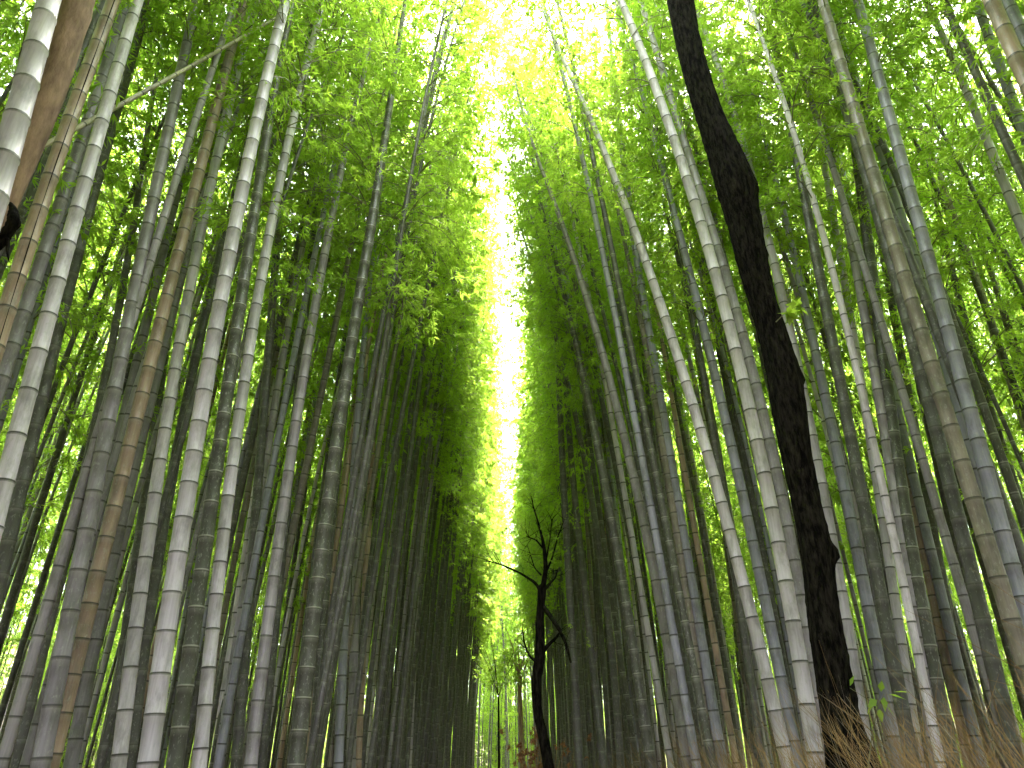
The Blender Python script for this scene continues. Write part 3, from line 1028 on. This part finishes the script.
# the black rotten knot where a limb broke off
def kp(x, y, w, dy=-.10):
    q_ = px_path([(x, y, w, Yt + dy)], Yt)[0]
    return (q_[0] - foot[0], q_[1] - foot[1], q_[2] - foot[2], q_[3])
kparts = [bark_tube([kp(10, 203, 3), kp(13, 210, 8), kp(12, 216, 11), kp(14, 222, 12), kp(10, 230, 10), kp(4, 238, 12), kp(0, 245, 8), kp(-4, 252, 3)], 40, 14, 2, 0.5),
          bark_tube([kp(13, 214, 8), kp(18, 219, 5), kp(19, 226, 3), kp(15, 231, 1)], 16, 10, 4, 0.4),
          bark_tube([kp(4, 236, 6), kp(9, 242, 4), kp(7, 252, 2.5), kp(9, 262, 1)], 16, 8, 6, 0.4)]
v, f = join_arrays(kparts)
link("broken_knot", mesh_np("broken_knot", v, f, [M_BLACK], smooth=True), trunk)
top = P4[-1]; limbs = []; tips = []
for k in range(5):
    a = k * 1.25
    e = top[:3] + np.array([math.cos(a) * 1.3, math.sin(a) * 1.3, rs.uniform(0.9, 2.2)])
    m_ = (top[:3] + e) / 2
    limbs.append(bark_tube([(*top[:3], top[3] * .7), (*m_, top[3] * .4), (*e, .012)], 20, 8, k, 0.1))
    tips += [e, m_]
v, f = join_arrays(limbs)
link("limbs", mesh_np("limbs", v, f, [M_BROWN], smooth=True), trunk)
leafy_crown("crown", root, tips, 1400, 0.45, 0.10, M_BROAD, 12)
tag(root, 'reddish brown tree trunk with a black broken knot in the upper left', 'tree')

# fallen pale culm lodged slantwise across the left culms
a = at(28, 152, 4.9); b = at(262, 24, 6.2)
dv = b - a
a2 = a - dv * 0.25; b2 = b + dv * 0.35
Lp = np.linalg.norm(b2 - a2)
root = empty("lodged_culm", a2)
q = np.linspace(0, 1, 40)
pts = (b2 - a2)[None] * q[:, None] + np.array([0, 0, 1.0]) * (-0.06 * np.sin(q * np.pi))[:, None]
v, f, uv = tube_arrays(pts, np.linspace(0.026, 0.016, 40), 12, q * 22)
o = link("culm", mesh_np("culm", v, f, [M_CULM], smooth=True, uv=uv), root)
o.color = (0.52, 0.44, 0.36, 0.9)
tag(root, 'dead pale bamboo pole lodged slantwise across the upright culms at upper left', 'bamboo')

# small dark crooked tree by the path
Yc = 11.0
trace = [(549, 768, 11), (545, 745, 10.5), (537, 710, 9.5), (536, 680, 10), (540, 655, 10), (540, 620, 8.5), (541, 600, 8), (543, 585, 6.5)]
pp = px_path(trace, Yc)
foot = (pp[0][0] + .08, Yc, 0.05, pp[0][3] * 1.35)
root = empty("crooked_tree", foot[:3])
P4 = np.array([foot] + pp); P4[:, :3] -= np.array(foot[:3])
v, f = bark_tube(P4, 90, 14, 21, 0.22, [(np.array(at(541, 590, Yc)) - foot[:3], .07, .4)])
trunk = link("trunk", mesh_np("trunk", v, f, [M_BLACK], smooth=True), root)
brs = [
    [(543, 588, 6), (546, 570, 4.5), (543, 548, 3.5), (538, 530, 2.0), (533, 518, 1.2), (530, 507, .6)],
    [(541, 592, 4), (536, 583, 3), (520, 573, 2.2), (500, 564, 1.4), (486, 561, .7)],
    [(544, 590, 4), (551, 580, 2.6), (557, 572, 1.8), (560, 560, 1.0)],
    [(543, 606, 4.5), (550, 618, 5), (558, 632, 4), (564, 648, 3), (568, 668, 2)],
    [(541, 655, 5), (548, 645, 4), (556, 638, 2.5), (563, 628, 1.3)],
    [(537, 662, 3.5), (530, 655, 2.4), (525, 640, 1.8), (523, 620, 1)],
    [(546, 572, 2.6), (552, 560, 1.8), (556, 545, 1.2), (562, 530, .7)],
    [(543, 548, 2), (536, 540, 1.4), (526, 536, .8)],
    [(541, 575, 2), (535, 565, 1.4), (531, 548, .9), (528, 535, .5)],
    [(546, 560, 2), (549, 545, 1.2), (550, 530, .7)],
]
parts = []
tips = []
for j, b in enumerate(brs):
    q = np.array(px_path(b, Yc)); q[:, 1] += np.linspace(0, (j % 3 - 1) * 0.5, len(q)); q[:, :3] -= np.array(foot[:3])
    parts.append(bark_tube(q, 26, 7, 40 + j, 0.2)); tips.append(q[-1, :3]); tips.append(q[-2, :3])
rq = np.random.RandomState(61)
for j, b in enumerate(brs):                             # fine twigs off every branch
    q = np.array(px_path(b, Yc)); q[:, 1] += np.linspace(0, (j % 3 - 1) * 0.5, len(q)); q[:, :3] -= np.array(foot[:3])
    for c in range(9):
        t = rq.uniform(0.3, 1) * (len(q) - 1); i0 = min(int(t), len(q) - 2)
        s_ = q[i0, :3] + (q[i0 + 1, :3] - q[i0, :3]) * (t - i0)
        d_ = unit(unit(q[-1, :3] - q[0, :3]) + rq.normal(0, .7, 3)) * rq.uniform(.12, .42)
        v, f, _ = tube_arrays([s_, s_ + d_ * .5 + rq.normal(0, .02, 3), s_ + d_], [.0045, .003, .0012], 4)
        parts.append((v, f)); tips.append(s_ + d_)
v, f = join_arrays(parts)
link("branches", mesh_np("branches", v, f, [M_BLACK], smooth=True), trunk)
leafy_crown("crown", root, tips, 420, 0.16, 0.05, M_BROAD, 31)
tag(root, 'small crooked black tree with bare forking branches beside the path', 'tree')

# far trees at the end of the path
def far_tree(name, px, py_top, wpx, Y, mat, label, seed, lean=0, crown_n=2500):
    pp = px_path([(px + lean, 775, wpx * 1.25), (px + lean * .5, 740, wpx), (px, 700, wpx * .9), (px - lean * .3, py_top, wpx * .55)], Y)
    foot = (pp[0][0], Y, 0.0, pp[0][3] * 1.2)
    root = empty(name, foot[:3])
    P4 = np.array([foot] + pp); P4[:, :3] -= np.array(foot[:3])
    v, f = bark_tube(P4, 60, 12, seed, 0.12)
    trunk = link("trunk", mesh_np("trunk", v, f, [mat], smooth=True), root)
    top = P4[-1, :3]
    rs = np.random.RandomState(seed)
    limbs, tips = [], []
    for k in range(8):
        s = P4[-2, :3] + (top - P4[-2, :3]) * rs.uniform(0.2, 1)
        a = rs.uniform(0, 6.28); r = rs.uniform(0.3, 0.8)
        e = s + np.array([math.cos(a) * r, math.sin(a) * r, rs.uniform(0.3, 1.6)])
        limbs.append(bark_tube([(*s, P4[-1, 3] * .6), (*((s + e) / 2 + [0, 0, .15]), P4[-1, 3] * .35), (*e, .008)], 14, 6, k, 0.1))
        tips += [e, (s + e) / 2]
    v, f = join_arrays(limbs)
    link("limbs", mesh_np("limbs", v, f, [mat], smooth=True), trunk)
    leafy_crown("crown", root, tips, crown_n, 0.22, 0.09, M_LEAF, seed)
    tag(root, label, 'tree')


far_tree("pale_tree", 520, 664, 5, 26, M_PALEBARK, 'straight pale brown tree trunk at the far end of the path', 51, 3, 1400)
far_tree("sapling", 498.5, 695, 2.0, 22, M_BLACK, 'thin dark sapling left of the pale trunk at the path end', 52, 0.5, 900)

# ------------------------------------------------------------------ brush fence, dry bush, seedling
def brush_fence():
    root = empty("brush_fence", (2.25, 2.0, 0.0))
    rs = np.random.RandomState(7)
    for pal, mat, nm, share in ((0, M_DRY, "brushwood", 1.0), (1, M_DRYPALE, "pale_twigs", 0.22)):
        parts = []
        n = int(2700 * share)
        for k in range(n):
            y = 1.2 + 32 * rs.rand() ** 1.8
            x = 2.25 + rs.normal(0, 0.13)
            g = 0.08
            rise = 0.012 * y
            ztop = 1.60 + rise + 0.10 * math.sin(y * 1.7) + rs.normal(0, 0.10) + (0.35 * rs.rand() ** 3)
            L = rs.uniform(0.5, 1.5)
            lean = rs.normal(-0.28, 0.25); leany = rs.normal(0.3, 0.35)
            tip = np.array([x + lean * L * .8, y + leany * L * .5, ztop])
            base = np.array([x + rs.normal(0, .05), y, max(g, ztop - L)])
            midp = (tip + base) / 2 + [rs.normal(0.06, .05), rs.normal(0, .05), 0.03]
            r = rs.uniform(0.0012, 0.003)
            v, f, _ = tube_arrays([base, midp, tip], [r, r * .8, r * .3], 3)
            parts.append((v, f))
            for c in range(3):
                t = rs.uniform(0.5, 0.95)
                s = base * (1 - t) + tip * t + (midp - (tip + base) / 2) * (1 - abs(2 * t - 1))
                e = s + (tip - base) * rs.uniform(.12, .28) + rs.normal(0, 0.07, 3)
                v, f, _ = tube_arrays([s, e], [r * .5, r * .2], 3)
                parts.append((v, f))
        v, f = join_arrays(parts)
        v -= np.array([2.25, 2.0, 0])
        o = link(nm, mesh_np(nm, v, f, [mat]), root)
        o['kind'] = 'stuff'
    for zz in (0.6, 1.45):
        v, f, uv = tube_arrays([(0.0, y, zz) for y in np.linspace(-0.9, 32, 60)], np.full(60, .025), 8, np.linspace(0, 90, 60))
        o = link("rail", mesh_np("rail", v, f, [M_CULM], smooth=True, uv=uv), root); o.color = TONES['S']
    tag(root, 'brown brushwood fence of dry twigs along the foot of the right grove', 'fence')


brush_fence()

# rusty dry bush at the foot of the small tree
c = at(532, 768, 14.0)
root = empty("dry_bush", (c[0], 14.0, 0.02))
rs = np.random.RandomState(17)
parts = []; tips = []
for k in range(70):
    a = rs.uniform(0, 6.28); r = abs(rs.normal(0, .28)); h = rs.uniform(1.5, 2.45)
    e = np.array([math.cos(a) * r + .02, math.sin(a) * r, h])
    m_ = e * .5 + [rs.normal(0, .08), rs.normal(0, .08), 0]
    v, f, _ = tube_arrays([(rs.normal(0, .05), rs.normal(0, .05), 0), m_, e], [.007, .005, .002], 4)
    parts.append((v, f)); tips += [e, e * .9 + [rs.normal(0, .1), 0, 0]]
v, f = join_arrays(parts)
link("stems", mesh_np("stems", v, f, [M_DRY]), root)
leafy_crown("foliage", root, tips, 1500, 0.06, 0.06, M_RED, 18)
tag(root, 'rusty brown dry bush at the foot of the small crooked tree', 'bush')

# green seedling in front of the brush
Ys = 4.6
base = at(868, 768, Ys); root = empty("seedling", (base[0], Ys, 0.2))
s0 = np.array([base[0], Ys, 0.2])
stem = np.array([[0, 0, 0], *(np.array([at(868, 768, Ys), at(872, 735, Ys), at(878, 706, Ys), at(884, 694, Ys)]) - s0)])
v, f, _ = tube_arrays(stem, [.005, .004, .003, .0025, .002], 5)
v2, f2, _ = tube_arrays([stem[3], np.array(at(850, 688, Ys)) - s0], [.002, .0012], 4)
v, f = join_arrays([(v, f), (v2, f2)])
link("stem", mesh_np("stem", v, f, [M_TWIG]), root)
LBs, LDs, LLs = [], [], []
for (x, y, l, dx, dz) in [(850, 686, .05, .2, .6), (877, 700, .055, -.8, -.3), (884, 697, .05, -.3, -1), (888, 694, .06, .9, -.2), (881, 692, .05, .1, .9), (893, 692, .065, .9, .1), (873, 704, .05, -.7, -.6), (886, 705, .045, .4, -.8), (879, 709, .045, -.1, -.9)]:
    LBs.append(np.array(at(x, y, Ys)) - s0); LDs.append(unit(np.array([dx, -.3, dz]))); LLs.append(l)
V, F = leaf_quads(np.array(LBs), np.array(LDs), np.array(LLs) * 1.5, np.array(LLs) * .85, np.random.RandomState(2))
link("leaves", mesh_np("leaves", V, F, [M_BROAD], tone=np.repeat(np.linspace(.4, 1, len(LBs)), 4)), root)
tag(root, 'green-leaved seedling above the dry twigs right of the black trunk', 'plant')
